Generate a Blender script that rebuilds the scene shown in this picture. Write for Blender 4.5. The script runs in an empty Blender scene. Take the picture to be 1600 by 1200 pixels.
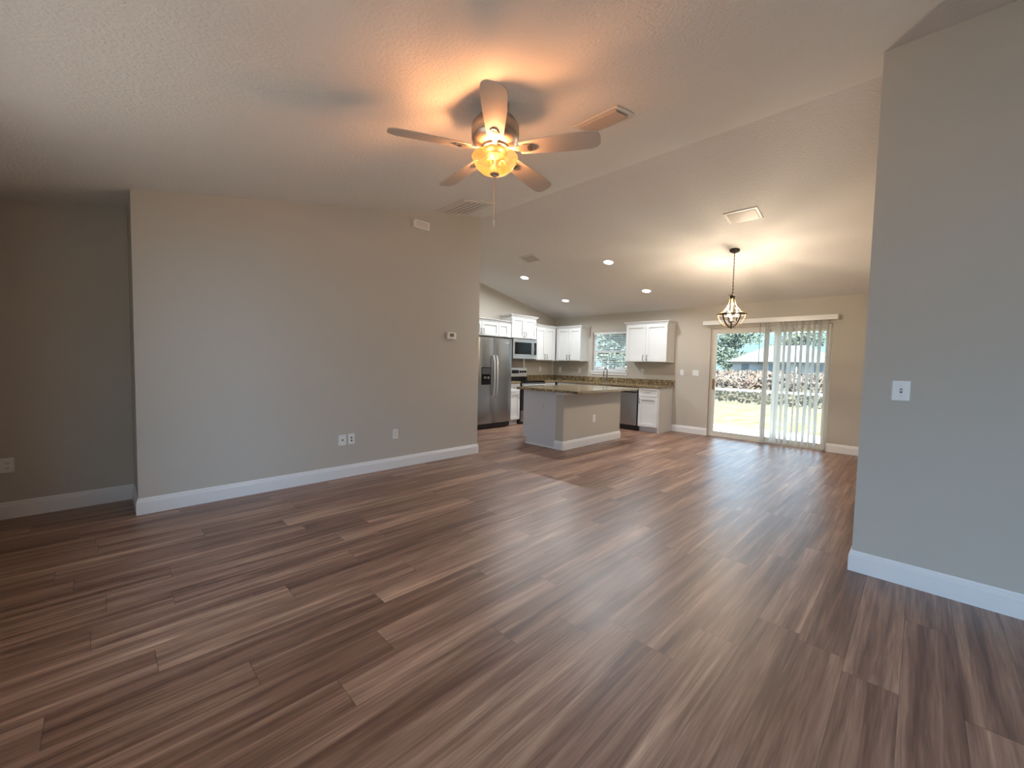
import bpy, math, random
from mathutils import Vector, Matrix
random.seed(7)
SC = bpy.context.scene
COL = SC.collection
R = math.radians

# ------------------------------------------------------------------ camera
F_PX = 641.8
yaw, pitch, roll = R(-44.9046), R(-2.9711), R(1.1938)
fw = Vector((math.sin(yaw)*math.cos(pitch), math.cos(yaw)*math.cos(pitch), math.sin(pitch)))
rt = Vector((math.cos(yaw), -math.sin(yaw), 0))
up = rt.cross(fw)
rt2 = rt*math.cos(roll) + up*math.sin(roll)
up2 = -rt*math.sin(roll) + up*math.cos(roll)
cd = bpy.data.cameras.new('camera'); cam = bpy.data.objects.new('camera', cd); COL.objects.link(cam)
m = Matrix((rt2, up2, -fw)).transposed().to_4x4(); m.translation = (0, 0, 1.3024)
cam.matrix_world = m
cd.sensor_fit = 'HORIZONTAL'; cd.sensor_width = 36; cd.lens = 36*F_PX/1600; cd.clip_start = 0.02; cd.clip_end = 500
SC.camera = cam

# ------------------------------------------------------------------ world, sun, daylight, exposure
w = bpy.data.worlds.new('sky'); SC.world = w; w.use_nodes = True
nt = w.node_tree; bg = nt.nodes['Background']
tc = nt.nodes.new('ShaderNodeTexCoord'); sx = nt.nodes.new('ShaderNodeSeparateXYZ'); cr = nt.nodes.new('ShaderNodeValToRGB')
nt.links.new(tc.outputs['Generated'], sx.inputs[0]); nt.links.new(sx.outputs[2], cr.inputs[0]); nt.links.new(cr.outputs[0], bg.inputs[0])
cr.color_ramp.elements[0].position = 0.06; cr.color_ramp.elements[0].color = (.21, .31, .34, 1)
cr.color_ramp.elements[1].position = 0.20; cr.color_ramp.elements[1].color = (.72, 1.02, 1.34, 1)
bg.inputs[1].default_value = 3.4
sl = bpy.data.lights.new('sun', 'SUN'); sl.energy = 40.0; sl.angle = R(.6); sl.color = (1, .95, .86)
so = bpy.data.objects.new('sun', sl); COL.objects.link(so)
so.rotation_euler = Vector((-math.cos(R(50)), -.012, -math.sin(R(50)))).to_track_quat('-Z', 'Y').to_euler()

def area(name, loc, direction, sx_, sy_, power, color):
    l = bpy.data.lights.new(name, 'AREA'); l.shape = 'RECTANGLE'; l.size = sx_; l.size_y = sy_; l.energy = power; l.color = color
    o = bpy.data.objects.new(name, l); COL.objects.link(o); o.location = loc
    o.rotation_euler = Vector(direction).to_track_quat('-Z', 'Y').to_euler()
    return o
# low blue sky seen by the front window, standing outside it, behind the camera
area('front_window_daylight', (.1, -2.6, 2.55), (0, 1, 0), 3.0, 2.6, 225, (.38, .66, 1))
SC.view_settings.view_transform = 'Standard'; SC.view_settings.look = 'None'
SC.view_settings.exposure = 0.16; SC.view_settings.gamma = 1; SC.view_settings.use_curve_mapping = False
SC.render.engine = 'CYCLES'
SC.cycles.use_denoising = True
try: SC.cycles.denoiser = 'OPENIMAGEDENOISE'
except Exception: pass
SC.cycles.use_adaptive_sampling = False
SC.cycles.max_bounces = 10; SC.cycles.diffuse_bounces = 6; SC.cycles.glossy_bounces = 4
SC.cycles.transmission_bounces = 6; SC.cycles.transparent_max_bounces = 12
SC.cycles.sample_clamp_indirect = 6
SC.cycles.caustics_reflective = False; SC.cycles.caustics_refractive = False

# ------------------------------------------------------------------ materials
def mat(name, color, rough=.5, metal=0., spec=.5, bump=None, emit=None, estr=0., noise=None, aniso=None):
    mt = bpy.data.materials.new(name); mt.use_nodes = True
    n = mt.node_tree.nodes; L = mt.node_tree.links; p = n['Principled BSDF']
    p.inputs['Base Color'].default_value = (*color, 1); p.inputs['Roughness'].default_value = rough
    p.inputs['Metallic'].default_value = metal; p.inputs['Specular IOR Level'].default_value = spec
    if emit: p.inputs['Emission Color'].default_value = (*emit, 1); p.inputs['Emission Strength'].default_value = estr
    if bump or noise:
        t = n.new('ShaderNodeTexCoord')
    if bump:
        nz = n.new('ShaderNodeTexNoise'); nz.inputs['Scale'].default_value = bump[0]; nz.inputs['Detail'].default_value = 4
        L.new(t.outputs['Object'], nz.inputs['Vector'])
        b = n.new('ShaderNodeBump'); b.inputs['Strength'].default_value = bump[1]; b.inputs['Distance'].default_value = bump[2]
        L.new(nz.outputs[0], b.inputs['Height']); L.new(b.outputs[0], p.inputs['Normal'])
    if noise:
        nz = n.new('ShaderNodeTexNoise'); nz.inputs['Scale'].default_value = noise[0]; nz.inputs['Detail'].default_value = 5
        L.new(t.outputs['Object'], nz.inputs['Vector'])
        r = n.new('ShaderNodeValToRGB'); L.new(nz.outputs[0], r.inputs[0]); L.new(r.outputs[0], p.inputs['Base Color'])
        els = r.color_ramp.elements
        for i, (pos, c) in enumerate(noise[1]):
            e = els[i] if i < 2 else els.new(pos)
            e.position = pos; e.color = (*c, 1)
    return mt
M = {}
M['wall'] = mat('greige_paint', (.52, .488, .432), .62, spec=.3, bump=(260, .35, .0008))
M['ceiling'] = mat('textured_ceiling_paint', (.76, .745, .725), .75, spec=.2, bump=(58, .9, .008))
M['trim'] = mat('white_trim', (.80, .80, .80), .35)
M['cab'] = mat('white_cabinet_paint', (.70, .71, .71), .38)
M['panel'] = mat('shaded_white_panel', (.60, .60, .62), .45)  # cabinet white darkened, the end panel's shading put into its colour
M['nickel'] = mat('brushed_nickel', (.24, .22, .20), .32, 1)
M['steel'] = mat('stainless_steel', (.42, .43, .44), .24, 1)
M['steel_hi'] = mat('bright_steel', (.86, .86, .86), .28, .75)
M['steel_lt'] = mat('light_stainless', (.62, .63, .64), .3, .9)
M['black'] = mat('black_plastic', (.008, .008, .009), .35)
M['glossblack'] = mat('black_glass', (.006, .006, .008), .06)
M['grey'] = mat('dark_grey_plastic', (.05, .05, .052), .5)
M['plastic'] = mat('white_plastic', (.80, .80, .78), .35)
M['slot'] = mat('dark_slot', (.03, .03, .03), .6)
M['vent'] = mat('enamelled_vent_metal', (.66, .63, .59), .4)
M['louver'] = mat('vent_louver_metal', (.50, .45, .40), .4)
M['almond'] = mat('door_frame_vinyl', (.66, .64, .58), .4)
M['bronze'] = mat('dark_bronze', (.03, .022, .018), .4, .7)
M['gold'] = mat('pale_wood_band', (.24, .135, .045), .5)
M['pewter'] = mat('antique_pewter', (.48, .42, .36), .35, .8)
M['blade'] = mat('bleached_fan_blade', (.52, .46, .40), .5)
M['copper'] = mat('copper_chain', (.55, .38, .28), .3, 1)
M['handlewood'] = mat('brown_handle', (.30, .13, .05), .45)
M['lcd'] = mat('display', (.10, .11, .08), .3)
M['granite'] = mat('brown_granite', (.2, .15, .1), .12, noise=(75, [(.34, (.012, .009, .007)), (.68, (.60, .50, .32)), (.45, (.13, .09, .05)), (.55, (.30, .22, .115))]))
M['lawn'] = mat('dry_lawn', (.3, .3, .15), .9, spec=.1, noise=(3.5, [(.34, (.070, .072, .033)), (.66, (.138, .118, .082)), (.5, (.100, .093, .055))]))
M['dryfield'] = mat('dry_field', (.5, .42, .3), .9, spec=.1, noise=(.9, [(.3, (.095, .088, .064)), (.7, (.14, .12, .095))]))
M['sand'] = mat('sand_road', (.125, .12, .11), .9)
M['concrete'] = mat('pale_concrete', (.80, .79, .77), .8)
M['bounce_grey'] = mat('bounce_ground_grey', (.23, .21, .19), .9)  # tone of the added ground strip that bounces sunlight indoors
M['brush'] = mat('dry_brush', (.5, .35, .25), .9, spec=.1, noise=(.7, [(.3, (.088, .078, .068)), (.7, (.155, .098, .08)), (.5, (.118, .096, .086))]))
M['foliage'] = mat('tree_foliage', (.2, .3, .18), .8, spec=.1, noise=(.6, [(.3, (.065, .092, .075)), (.7, (.135, .155, .13))]))
M['bark'] = mat('bark', (.22, .18, .14), .9)
M['roofing'] = mat('grey_shingle', (.085, .092, .105), .8)
M['stucco'] = mat('pale_stucco', (.27, .285, .30), .8)
M['housewin'] = mat('dark_house_window', (.12, .14, .17), .2)
M['vane'] = mat('white_pvc_vane', (.78, .78, .75), .45)
M['bulb'] = mat('glowing_bulb', (1, 1, 1), .3, emit=(1, .80, .52), estr=14)
M['downlight'] = mat('downlight_lens', (1, 1, 1), .3, emit=(1, .96, .90), estr=9)
M['bowl'] = mat('amber_glass_bowl', (.14, .07, .025), .3, emit=(1, .50, .12), estr=1.0)
M['fanbulb'] = mat('fan_bulb', (1, 1, 1), .3, emit=(1, .62, .22), estr=.8)

def vane_mat():
    mt = M['vane']; n = mt.node_tree.nodes; L = mt.node_tree.links
    p = n['Principled BSDF']; tr = n.new('ShaderNodeBsdfTranslucent'); tr.inputs[0].default_value = (.95, .95, .92, 1)
    mx = n.new('ShaderNodeMixShader'); mx.inputs[0].default_value = .6
    L.new(p.outputs[0], mx.inputs[1]); L.new(tr.outputs[0], mx.inputs[2]); L.new(mx.outputs[0], n['Material Output'].inputs[0])
vane_mat()
def glass_mat(name, tint):
    mt = bpy.data.materials.new(name); mt.use_nodes = True
    n = mt.node_tree.nodes; L = mt.node_tree.links; n.remove(n['Principled BSDF'])
    t = n.new('ShaderNodeBsdfTransparent'); t.inputs[0].default_value = (*tint, 1)
    g = n.new('ShaderNodeBsdfGlossy'); g.inputs['Roughness'].default_value = .02
    f = n.new('ShaderNodeFresnel'); f.inputs[0].default_value = 1.45
    mx = n.new('ShaderNodeMixShader')
    L.new(f.outputs[0], mx.inputs[0]); L.new(t.outputs[0], mx.inputs[1]); L.new(g.outputs[0], mx.inputs[2])
    L.new(mx.outputs[0], n['Material Output'].inputs[0])
    return mt
M['glass'] = glass_mat('window_glass', (.93, .97, .96))

def floor_mat():
    mt = bpy.data.materials.new('vinyl_plank_floor'); mt.use_nodes = True
    n = mt.node_tree.nodes; L = mt.node_tree.links; p = n['Principled BSDF']
    def math_(op, a, b=None, c=None):
        k = n.new('ShaderNodeMath'); k.operation = op
        for i, v in enumerate((a, b, c)):
            if v is None: continue
            if isinstance(v, (int, float)): k.inputs[i].default_value = v
            else: L.new(v, k.inputs[i])
        return k.outputs[0]
    def comb(x, y, z):
        k = n.new('ShaderNodeCombineXYZ')
        for i, v in enumerate((x, y, z)):
            if isinstance(v, (int, float)): k.inputs[i].default_value = v
            else: L.new(v, k.inputs[i])
        return k.outputs[0]
    tc = n.new('ShaderNodeTexCoord'); s = n.new('ShaderNodeSeparateXYZ'); L.new(tc.outputs['Object'], s.inputs[0])
    x, y = s.outputs[0], s.outputs[1]
    rw = math_('DIVIDE', x, .18); row = math_('FLOOR', rw)
    wn = n.new('ShaderNodeTexWhiteNoise'); wn.noise_dimensions = '1D'; L.new(row, wn.inputs['W'])
    cl = math_('ADD', math_('DIVIDE', y, 1.22), wn.outputs[0]); colm = math_('FLOOR', cl)
    w2 = n.new('ShaderNodeTexWhiteNoise'); w2.noise_dimensions = '2D'; L.new(comb(row, colm, 0), w2.inputs['Vector'])
    rnd = w2.outputs[0]
    # broad streaks running along the plank, shifted for each plank
    def noise(sx_, sy_, detail, off, dist=0):
        k = n.new('ShaderNodeTexNoise'); k.inputs['Scale'].default_value = 1; k.inputs['Detail'].default_value = detail
        k.inputs['Distortion'].default_value = dist
        L.new(comb(math_('MULTIPLY', x, sx_), math_('MULTIPLY', y, sy_), math_('MULTIPLY', rnd, off)), k.inputs['Vector'])
        return k.outputs[0]
    a = noise(16, .72, 3, 37, .6); b = noise(110, 4.5, 5, 91, .4); g = noise(36, 1.5, 5, 53, 1.1)
    v = math_('ADD', math_('MULTIPLY', a, .66), math_('MULTIPLY', b, .28))
    v = math_('ADD', v, math_('MULTIPLY', g, .34))
    v = math_('ADD', v, math_('MULTIPLY', math_('SUBTRACT', rnd, .5), .13))
    r = n.new('ShaderNodeValToRGB'); L.new(v, r.inputs[0]); e = r.color_ramp.elements
    e[0].position = .36; e[0].color = (.060, .026, .016, 1); e[1].position = .90; e[1].color = (.56, .36, .24, 1)
    for pos, c in ((.52, (.135, .064, .041)), (.64, (.225, .122, .082)), (.76, (.350, .210, .142))):
        k = e.new(pos); k.color = (*c, 1)
    # seams
    fx = math_('FRACT', rw); fy = math_('FRACT', cl)
    ex = math_('MINIMUM', fx, math_('SUBTRACT', 1, fx)); ey = math_('MINIMUM', fy, math_('SUBTRACT', 1, fy))
    sxm = math_('LESS_THAN', ex, .006); sym = math_('LESS_THAN', ey, .0013)
    seam = math_('MAXIMUM', sxm, sym)
    mx = n.new('ShaderNodeMix'); mx.data_type = 'RGBA'
    L.new(math_('MULTIPLY', seam, .55), mx.inputs[0]); L.new(r.outputs[0], mx.inputs[6]); mx.inputs[7].default_value = (.03, .018, .013, 1)
    L.new(mx.outputs[2], p.inputs['Base Color'])
    p.inputs['Specular IOR Level'].default_value = .75
    big = n.new('ShaderNodeTexNoise'); big.inputs['Scale'].default_value = 4; L.new(tc.outputs['Object'], big.inputs['Vector'])
    L.new(math_('ADD', .27, math_('MULTIPLY', math_('ADD', big.outputs[0], b), .10)), p.inputs['Roughness'])
    bp = n.new('ShaderNodeBump'); bp.inputs['Strength'].default_value = .22; bp.inputs['Distance'].default_value = .002
    L.new(math_('SUBTRACT', math_('ADD', b, math_('MULTIPLY', big.outputs[0], 1.2)), seam), bp.inputs['Height']); L.new(bp.outputs[0], p.inputs['Normal'])
    return mt
M['floor'] = floor_mat()

# ------------------------------------------------------------------ mesh building
class MB:
    def __init__(s): s.v = []; s.f = []
    def add(s, vs, fs):
        o = len(s.v); s.v += [tuple(a) for a in vs]; s.f += [tuple(i+o for i in f) for f in fs]; return s
    def box(s, x0, x1, y0, y1, z0, z1):
        if x0 > x1: x0, x1 = x1, x0
        if y0 > y1: y0, y1 = y1, y0
        if z0 > z1: z0, z1 = z1, z0
        return s.add([(x0,y0,z0),(x1,y0,z0),(x1,y1,z0),(x0,y1,z0),(x0,y0,z1),(x1,y0,z1),(x1,y1,z1),(x0,y1,z1)],
                     [(0,3,2,1),(4,5,6,7),(0,1,5,4),(1,2,6,5),(2,3,7,6),(3,0,4,7)])
    def prism(s, poly, a, b, fn):
        """poly: 2-D outline, fn(u, v, t) -> point, extruded from t=a to t=b"""
        n = len(poly); vs = [fn(u, v, a) for u, v in poly] + [fn(u, v, b) for u, v in poly]
        fs = [tuple(range(n-1, -1, -1)), tuple(range(n, 2*n))] + [(i, (i+1) % n, n+(i+1) % n, n+i) for i in range(n)]
        return s.add(vs, fs)
    def lathe(s, prof, c=(0, 0, 0), n=32, close=False):
        vs = []; m_ = len(prof)
        for i in range(n):
            a = 2*math.pi*i/n
            for r, z in prof: vs.append((c[0]+r*math.cos(a), c[1]+r*math.sin(a), c[2]+z))
        fs = []
        for i in range(n):
            j = (i+1) % n
            for k in range(m_ if close else m_-1):
                k2 = (k+1) % m_
                fs.append((i*m_+k, j*m_+k, j*m_+k2, i*m_+k2))
        return s.add(vs, fs)
    def tube(s, path, r, n=8, cap=True):
        P = [Vector(p) for p in path]; vs = []; prev = None
        for i, p in enumerate(P):
            t = (P[min(i+1, len(P)-1)] - P[max(i-1, 0)]).normalized()
            if prev is None: a = t.orthogonal().normalized()
            else: a = (prev - t*prev.dot(t)).normalized()
            prev = a; b = t.cross(a)
            rr = r[i] if isinstance(r, (list, tuple)) else r
            for k in range(n):
                q = 2*math.pi*k/n; vs.append(p + a*rr*math.cos(q) + b*rr*math.sin(q))
        fs = [(i*n+k, i*n+(k+1) % n, (i+1)*n+(k+1) % n, (i+1)*n+k) for i in range(len(P)-1) for k in range(n)]
        if cap: fs += [tuple(range(n-1, -1, -1)), tuple((len(P)-1)*n+k for k in range(n))]
        return s.add(vs, fs)
    def ball(s, c, r, n=8, sz=1):
        prof = [(r*math.sin(math.pi*i/n)+1e-5, -r*sz*math.cos(math.pi*i/n)) for i in range(n+1)]
        return s.lathe(prof, c, n*2)
    def build(s, name, m_, parent=None, smooth=False, bevel=0, loc=None):
        me = bpy.data.meshes.new(name); me.from_pydata(s.v, [], s.f); me.update(); me.validate()
        import bmesh
        b = bmesh.new(); b.from_mesh(me); bmesh.ops.recalc_face_normals(b, faces=b.faces); b.to_mesh(me); b.free()
        me.materials.append(M[m_] if isinstance(m_, str) else m_)
        if smooth:
            for p in me.polygons: p.use_smooth = True
            try: me.set_sharp_from_angle(angle=R(40))
            except Exception: pass
        o = bpy.data.objects.new(name, me); COL.objects.link(o)
        if parent: o.parent = parent
        if loc: o.location = loc
        if bevel:
            md = o.modifiers.new('bevel', 'BEVEL'); md.width = bevel; md.segments = 2; md.limit_method = 'ANGLE'
        return o
def tag(o, label=None, cat=None, group=None, kind=None):
    if label: o['label'] = label
    if cat: o['category'] = cat
    if group: o['group'] = group
    if kind: o['kind'] = kind
    return o
def thing(name, label, cat, loc=(0, 0, 0), rot=(0, 0, 0), group=None, kind=None):
    o = bpy.data.objects.new(name, None); COL.objects.link(o); o.location = loc; o.rotation_euler = rot; o.empty_display_size = .1
    return tag(o, label, cat, group, kind)
def struct(o): o['kind'] = 'structure'; return o
def copy_tree(o, parent=None):
    c = o.copy(); COL.objects.link(c)
    if parent: c.parent = parent
    for ch in list(o.children): copy_tree(ch, c)
    return c

# ------------------------------------------------------------------ the room
XL, XK, XREC = -4.4585, -6.628, -5.01          # left wall face, kitchen wall face, recess wall face
YN, YF = .195, 3.79                              # near and far end of the left wall
YB, YRG, ZRG = 8.108, 3.857, 3.3317              # back wall face, ridge
SF = .201; SB = (ZRG-2.44)/(YB-YRG)
YFR = -.62; XR = 1.7; XD, YR = -.265, 3.431      # front wall, far right wall, dining side wall, right wall face
def zc(y): return ZRG-SF*(YRG-y) if y < YRG else ZRG-SB*(y-YRG)
yz = lambda u, v, t: (t, u, v)
def wall_x(name, x0, x1, y0, y1):                # wall along Y under the vault
    pts = [(y0, 0), (y1, 0), (y1, zc(y1))] + ([(YRG, ZRG)] if y0 < YRG < y1 else []) + [(y0, zc(y0))]
    return struct(MB().prism(pts, x0, x1, yz).build(name, 'wall'))
struct(MB().box(-7.0, 2.0, -.9, 8.258, -.12, 0).build('floor', 'floor'))
T = .16
pts = [(YFR-.15, zc(YFR-.15)), (YRG, ZRG), (YB+.15, zc(YB+.15)), (YB+.15, zc(YB+.15)+T), (YRG, ZRG+T), (YFR-.15, zc(YFR-.15)+T)]
struct(MB().prism(pts, -6.85, XR+.15, yz).build('ceiling', 'ceiling'))
lw = MB().prism([(YN, 0), (YF, 0), (YF, zc(YF)), (YN, zc(YN))], XL-.12, XL, yz)
lw.prism([(YN, 0), (YN+.12, 0), (YN+.12, zc(YN+.12)), (YN, zc(YN))], XREC-.12, XL-.12, yz)
struct(lw.build('wall_left', 'wall'))
wall_x('wall_recess', XREC-.12, XREC, YFR, YN)
struct(MB().prism([(YF-.12, 0), (YF, 0), (YF, zc(YF)), (YF-.12, zc(YF-.12))], XK-.12, XL-.12, yz).build('wall_pantry', 'wall'))
wall_x('wall_kitchen', XK-.12, XK, YF, YB)
wall_x('wall_east', XR, XR+.12, YFR, YR)
struct(MB().prism([(YR, 0), (YR+.12, 0), (YR+.12, zc(YR+.12)), (YR, zc(YR))], XD, XR, yz).build('wall_right', 'wall'))
wall_x('wall_dining', XD, XD+.12, YR+.12, YB)
# front wall with its window opening behind the camera
fwl = MB(); zt = zc(YFR-.12)
FX0, FX1, FZ0, FZ1 = -.4, 1.4, .55, 2.05
GX0, GX1 = -3.1, -1.5  # second unseen opening, added to let bounced daylight onto the left ceiling
fwl.box(GX0, GX1, YFR-.12, YFR, 0, FZ0); fwl.box(GX0, GX1, YFR-.12, YFR, FZ1, zt); fwl.box(XREC-.12, GX0, YFR-.12, YFR, 0, zt)
for b in ((GX1, FX0, 0, zt), (FX1, XR+.12, 0, zt), (FX0, FX1, 0, FZ0), (FX0, FX1, FZ1, zt)):
    fwl.box(b[0], b[1], YFR-.12, YFR, b[2], b[3])
struct(fwl.build('wall_front', 'wall'))
# back wall with window and sliding door openings
WX0, WX1, WZ0, WZ1 = -5.462, -4.56, 1.15, 2.045
DX0, DX1, DZ1 = -2.84, -1.02, 2.018
bw = MB(); zb = zc(YB+.15)
for x0, x1, z0, z1 in ((XK-.12, WX0, 0, 2.40), (WX0, WX1, 0, WZ0), (WX0, WX1, WZ1, 2.40), (WX1, DX0, 0, 2.40), (DX0, DX1, DZ1, 2.40), (DX1, XD+.12, 0, 2.40)):
    bw.box(x0, x1, YB, YB+.15, z0, z1)
bw.prism([(YB, 2.40), (YB+.15, 2.40), (YB+.15, zb), (YB, 2.44)], XK-.12, XD+.12, yz)
struct(bw.build('wall_back', 'wall'))

# baseboards: profile (out, height)
BP = [(0, 0), (.015, 0), (.015, .100), (.011, .104), (.011, .112), (.008, .116), (.008, .124), (.003, .133), (0, .133)]
def bb_mb(mb, p0, p1, nrm, e0=0, e1=0):
    p0 = Vector((*p0, 0)); p1 = Vector((*p1, 0)); d = (p1-p0).normalized(); n_ = Vector((*nrm, 0))
    L_ = (p1-p0).length
    k = len(BP)
    vs = [p0 + d*(-e0*u/.015) + n_*u + Vector((0, 0, v)) for u, v in BP] + [p0 + d*(L_+e1*u/.015) + n_*u + Vector((0, 0, v)) for u, v in BP]
    return mb.add(vs, [tuple(range(k)), tuple(range(2*k-1, k-1, -1))] + [(i, (i+1) % k, k+(i+1) % k, k+i) for i in range(k)])
e = .015
mb = MB(); bb_mb(mb, (XL, YN), (XL, YF), (1, 0), e, e); bb_mb(mb, (XREC, YN), (XL, YN), (0, -1), -e, e); bb_mb(mb, (XL, YF), (XK+.8, YF), (0, 1), e, 0)
struct(mb.build('baseboard_left', 'trim'))
mb = MB(); bb_mb(mb, (XREC, YFR), (XREC, YN), (1, 0), 0, -e); struct(mb.build('baseboard_recess', 'trim'))
mb = MB(); bb_mb(mb, (XD, YR), (XR, YR), (0, -1), e, 0); struct(mb.build('baseboard_right', 'trim'))
mb = MB(); bb_mb(mb, (XD, YR), (XD, YB), (-1, 0), e, -e); struct(mb.build('baseboard_dining', 'trim'))
mb = MB(); bb_mb(mb, (-3.515, YB), (DX0, YB), (0, -1)); bb_mb(mb, (DX1, YB), (XD, YB), (0, -1), 0, -e); struct(mb.build('baseboard_back', 'trim'))

# ------------------------------------------------------------------ sliding glass door
d1 = bpy.data.objects.new('door_1', None); COL.objects.link(d1); d1['kind'] = 'structure'; d1['label'] = 'sliding glass patio door with pale vinyl frame in the back wall'
y0 = YB+.045
mb = MB()
mb.box(DX0, DX0+.04, y0, y0+.09, 0, DZ1); mb.box(DX1-.04, DX1, y0, y0+.09, 0, DZ1); mb.box(DX0+.04, DX1-.04, y0, y0+.09, DZ1-.045, DZ1); mb.box(DX0+.04, DX1-.04, y0-.02, y0+.09, 0, .03)
mb.build('door_frame', 'almond', d1)
XM = -1.945
def panel(nm, xa, xb, ya):
    f = MB(); wst = .055
    f.box(xa, xa+wst, ya, ya+.03, .03, DZ1-.045); f.box(xb-wst, xb, ya, ya+.03, .03, DZ1-.045)
    f.box(xa+wst, xb-wst, ya, ya+.03, .03, .095); f.box(xa+wst, xb-wst, ya, ya+.03, DZ1-.10, DZ1-.045)
    o = f.build(nm, 'almond', d1)
    MB().box(xa+wst, xb-wst, ya+.012, ya+.018, .095, DZ1-.10).build('glass_pane', 'glass', o)
    return o
sp = panel('sliding_panel', DX0+.04, XM+.03, y0+.005); panel('fixed_panel', XM-.03, DX1-.04, y0+.048)
MB().box(DX0+.055, DX0+.08, y0-.035, y0+.005, .88, 1.08).build('door_handle', 'handlewood', d1, bevel=.006)

# vertical blind
vb = thing('vertical_blind', 'white vertical blind with long headrail hanging half open over the sliding glass door', 'blind', (-1.955, YB-.09, 2.07))
MB().box(-1.0, 1.0, -.02, .0, .005, .082).box(-1.0, -.992, 0, .088, .005, .082).box(.992, 1.0, 0, .088, .005, .082).build('valance', 'trim', vb)
MB().box(-.98, .98, .022, .062, .03, .065).build('headrail', 'trim', vb)
def vane(x, ang, zb_=.035, bow=0, cup=.006):
    mb = MB(); n = 10; wv = .089; rows = 9; H = 2.095-zb_
    for r_ in range(rows):
        z = 2.095-H*r_/(rows-1)
        sway = bow*math.sin(math.pi*r_/(rows-1))
        twist = ang + R(3)*math.sin(r_*1.7+x*9)
        for k in range(n+1):
            u = -wv/2+wv*k/n; c_ = cup*(1-(2*u/wv)**2)
            px, py = u*math.cos(twist)-c_*math.sin(twist), u*math.sin(twist)+c_*math.cos(twist)
            mb.v.append((x+px+sway+1.955, py+.045, z-2.07))
    W = n+1
    for r_ in range(rows-1):
        for k in range(n):
            a = r_*W+k; b = a+W; mb.f.append((a, a+1, b+1, b))
    return mb
for x, a in ((-1.925, 86), (-1.885, 78), (-1.755, 36), (-1.725, 62), (-1.65, 76), (-1.57, 66), (-1.49, 84), (-1.41, 76), (-1.33, 70), (-1.25, 78), (-1.17, 68), (-1.075, 82)):
    vane(x, R(a), random.uniform(.03, .05), random.uniform(-.010, .010)).build('vane', 'vane', vb, smooth=True)
MB().tube([(-2.01+1.955, .02, 0), (-2.01+1.955, .02, -.72)], .004, 6).build('wand', 'grey', vb)

# ------------------------------------------------------------------ kitchen window
w1 = bpy.data.objects.new('window_1', None); COL.objects.link(w1); w1['kind'] = 'structure'; w1['label'] = 'kitchen window with white frame over the sink counter'
mb = MB(); ya = YB+.08
mb.box(WX0, WX0+.045, ya, ya+.05, WZ0, WZ1); mb.box(WX1-.045, WX1, ya, ya+.05, WZ0, WZ1); mb.box(WX0+.045, WX1-.045, ya, ya+.05, WZ1-.045, WZ1); mb.box(WX0+.045, WX1-.045, ya, ya+.05, WZ0, WZ0+.05)
mb.box(WX0+.045, WX1-.045, ya, ya+.05, 1.575, 1.63)
mb.build('window_frame', 'trim', w1)
MB().box(WX0+.045, WX1-.045, ya+.022, ya+.028, WZ0+.05, 1.575).box(WX0+.045, WX1-.045, ya+.022, ya+.028, 1.63, WZ1-.045).build('glass_pane', 'glass', w1)
MB().box(WX0-.03, WX1+.03, YB-.03, YB+.08, WZ0-.022, WZ0).box(WX0-.01, WX1+.01, YB-.015, YB, WZ0-.075, WZ0-.022).build('window_sill', 'trim', w1)
bl = thing('window_blind', 'white horizontal slat blind lowered in the kitchen window above the sink', 'blind', (-5.011, YB+.03, WZ0))
MB().box(-.43, .43, -.025, .025, .835, .890).build('headrail', 'trim', bl, bevel=.004)
mb = MB()
for k in range(19):
    z = .06+k*.041; a = R(17); hw = .024
    mb.add([(-.425, -hw*math.cos(a), z+hw*math.sin(a)), (.425, -hw*math.cos(a), z+hw*math.sin(a)), (.425, 0, z+.003), (.425, hw*math.cos(a), z-hw*math.sin(a)), (-.425, hw*math.cos(a), z-hw*math.sin(a)), (-.425, 0, z+.003)], [(0, 1, 2, 5), (5, 2, 3, 4)])
mb.build('slats', 'vane', bl)
MB().box(-.425, .425, -.024, .024, .006, .028).build('bottom_rail', 'trim', bl)
mb = MB()
for x in (-.3, 0, .3): mb.tube([(x, -.028, .02), (x, -.028, .86)], .0015, 5)
mb.build('ladder_cord', 'trim', bl)

# ------------------------------------------------------------------ cabinets
def pull(parent, x, z, vertical=True, ln=.10, y=0):
    mb = MB(); d_ = (0, ln/2) if vertical else (ln/2, 0)
    a = (x-d_[0], z-d_[1]); b = (x+d_[0], z+d_[1])
    mb.tube([(a[0], y, a[1]), (a[0], y-.022, a[1]), (a[0]*.8+b[0]*.2, y-.032, a[1]*.8+b[1]*.2), (a[0]*.2+b[0]*.8, y-.032, a[1]*.2+b[1]*.8), (b[0], y-.022, b[1]), (b[0], y, b[1])], .0055, 6)
    return mb.build('handle', 'nickel', parent, smooth=True)
def shaker(name, parent, x0, x1, z0, z1, handle=None, mt='cab', fr=.058):
    """five-piece door or drawer front standing .019 proud of the local plane y=0"""
    mb = MB(); t = .021; f = min(fr, (z1-z0)*.3)
    mb.box(x0, x0+f, -t, -.0005, z0, z1); mb.box(x1-f, x1, -t, -.0005, z0, z1)
    mb.box(x0+f, x1-f, -t, -.0005, z0, z0+f); mb.box(x0+f, x1-f, -t, -.0005, z1-f, z1)
    mb.prism([(x0+f, z0+f), (x1-f, z0+f), (x1-f, z1-f), (x0+f, z1-f)], -.005, -.0005, lambda u, v, q: (u, q, v))
    o = mb.build(name, mt, parent, bevel=.0015)
    if handle: pull(o, handle[0], handle[1], handle[2], handle[3] if len(handle) > 3 else .10, -t)
    return o
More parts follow.
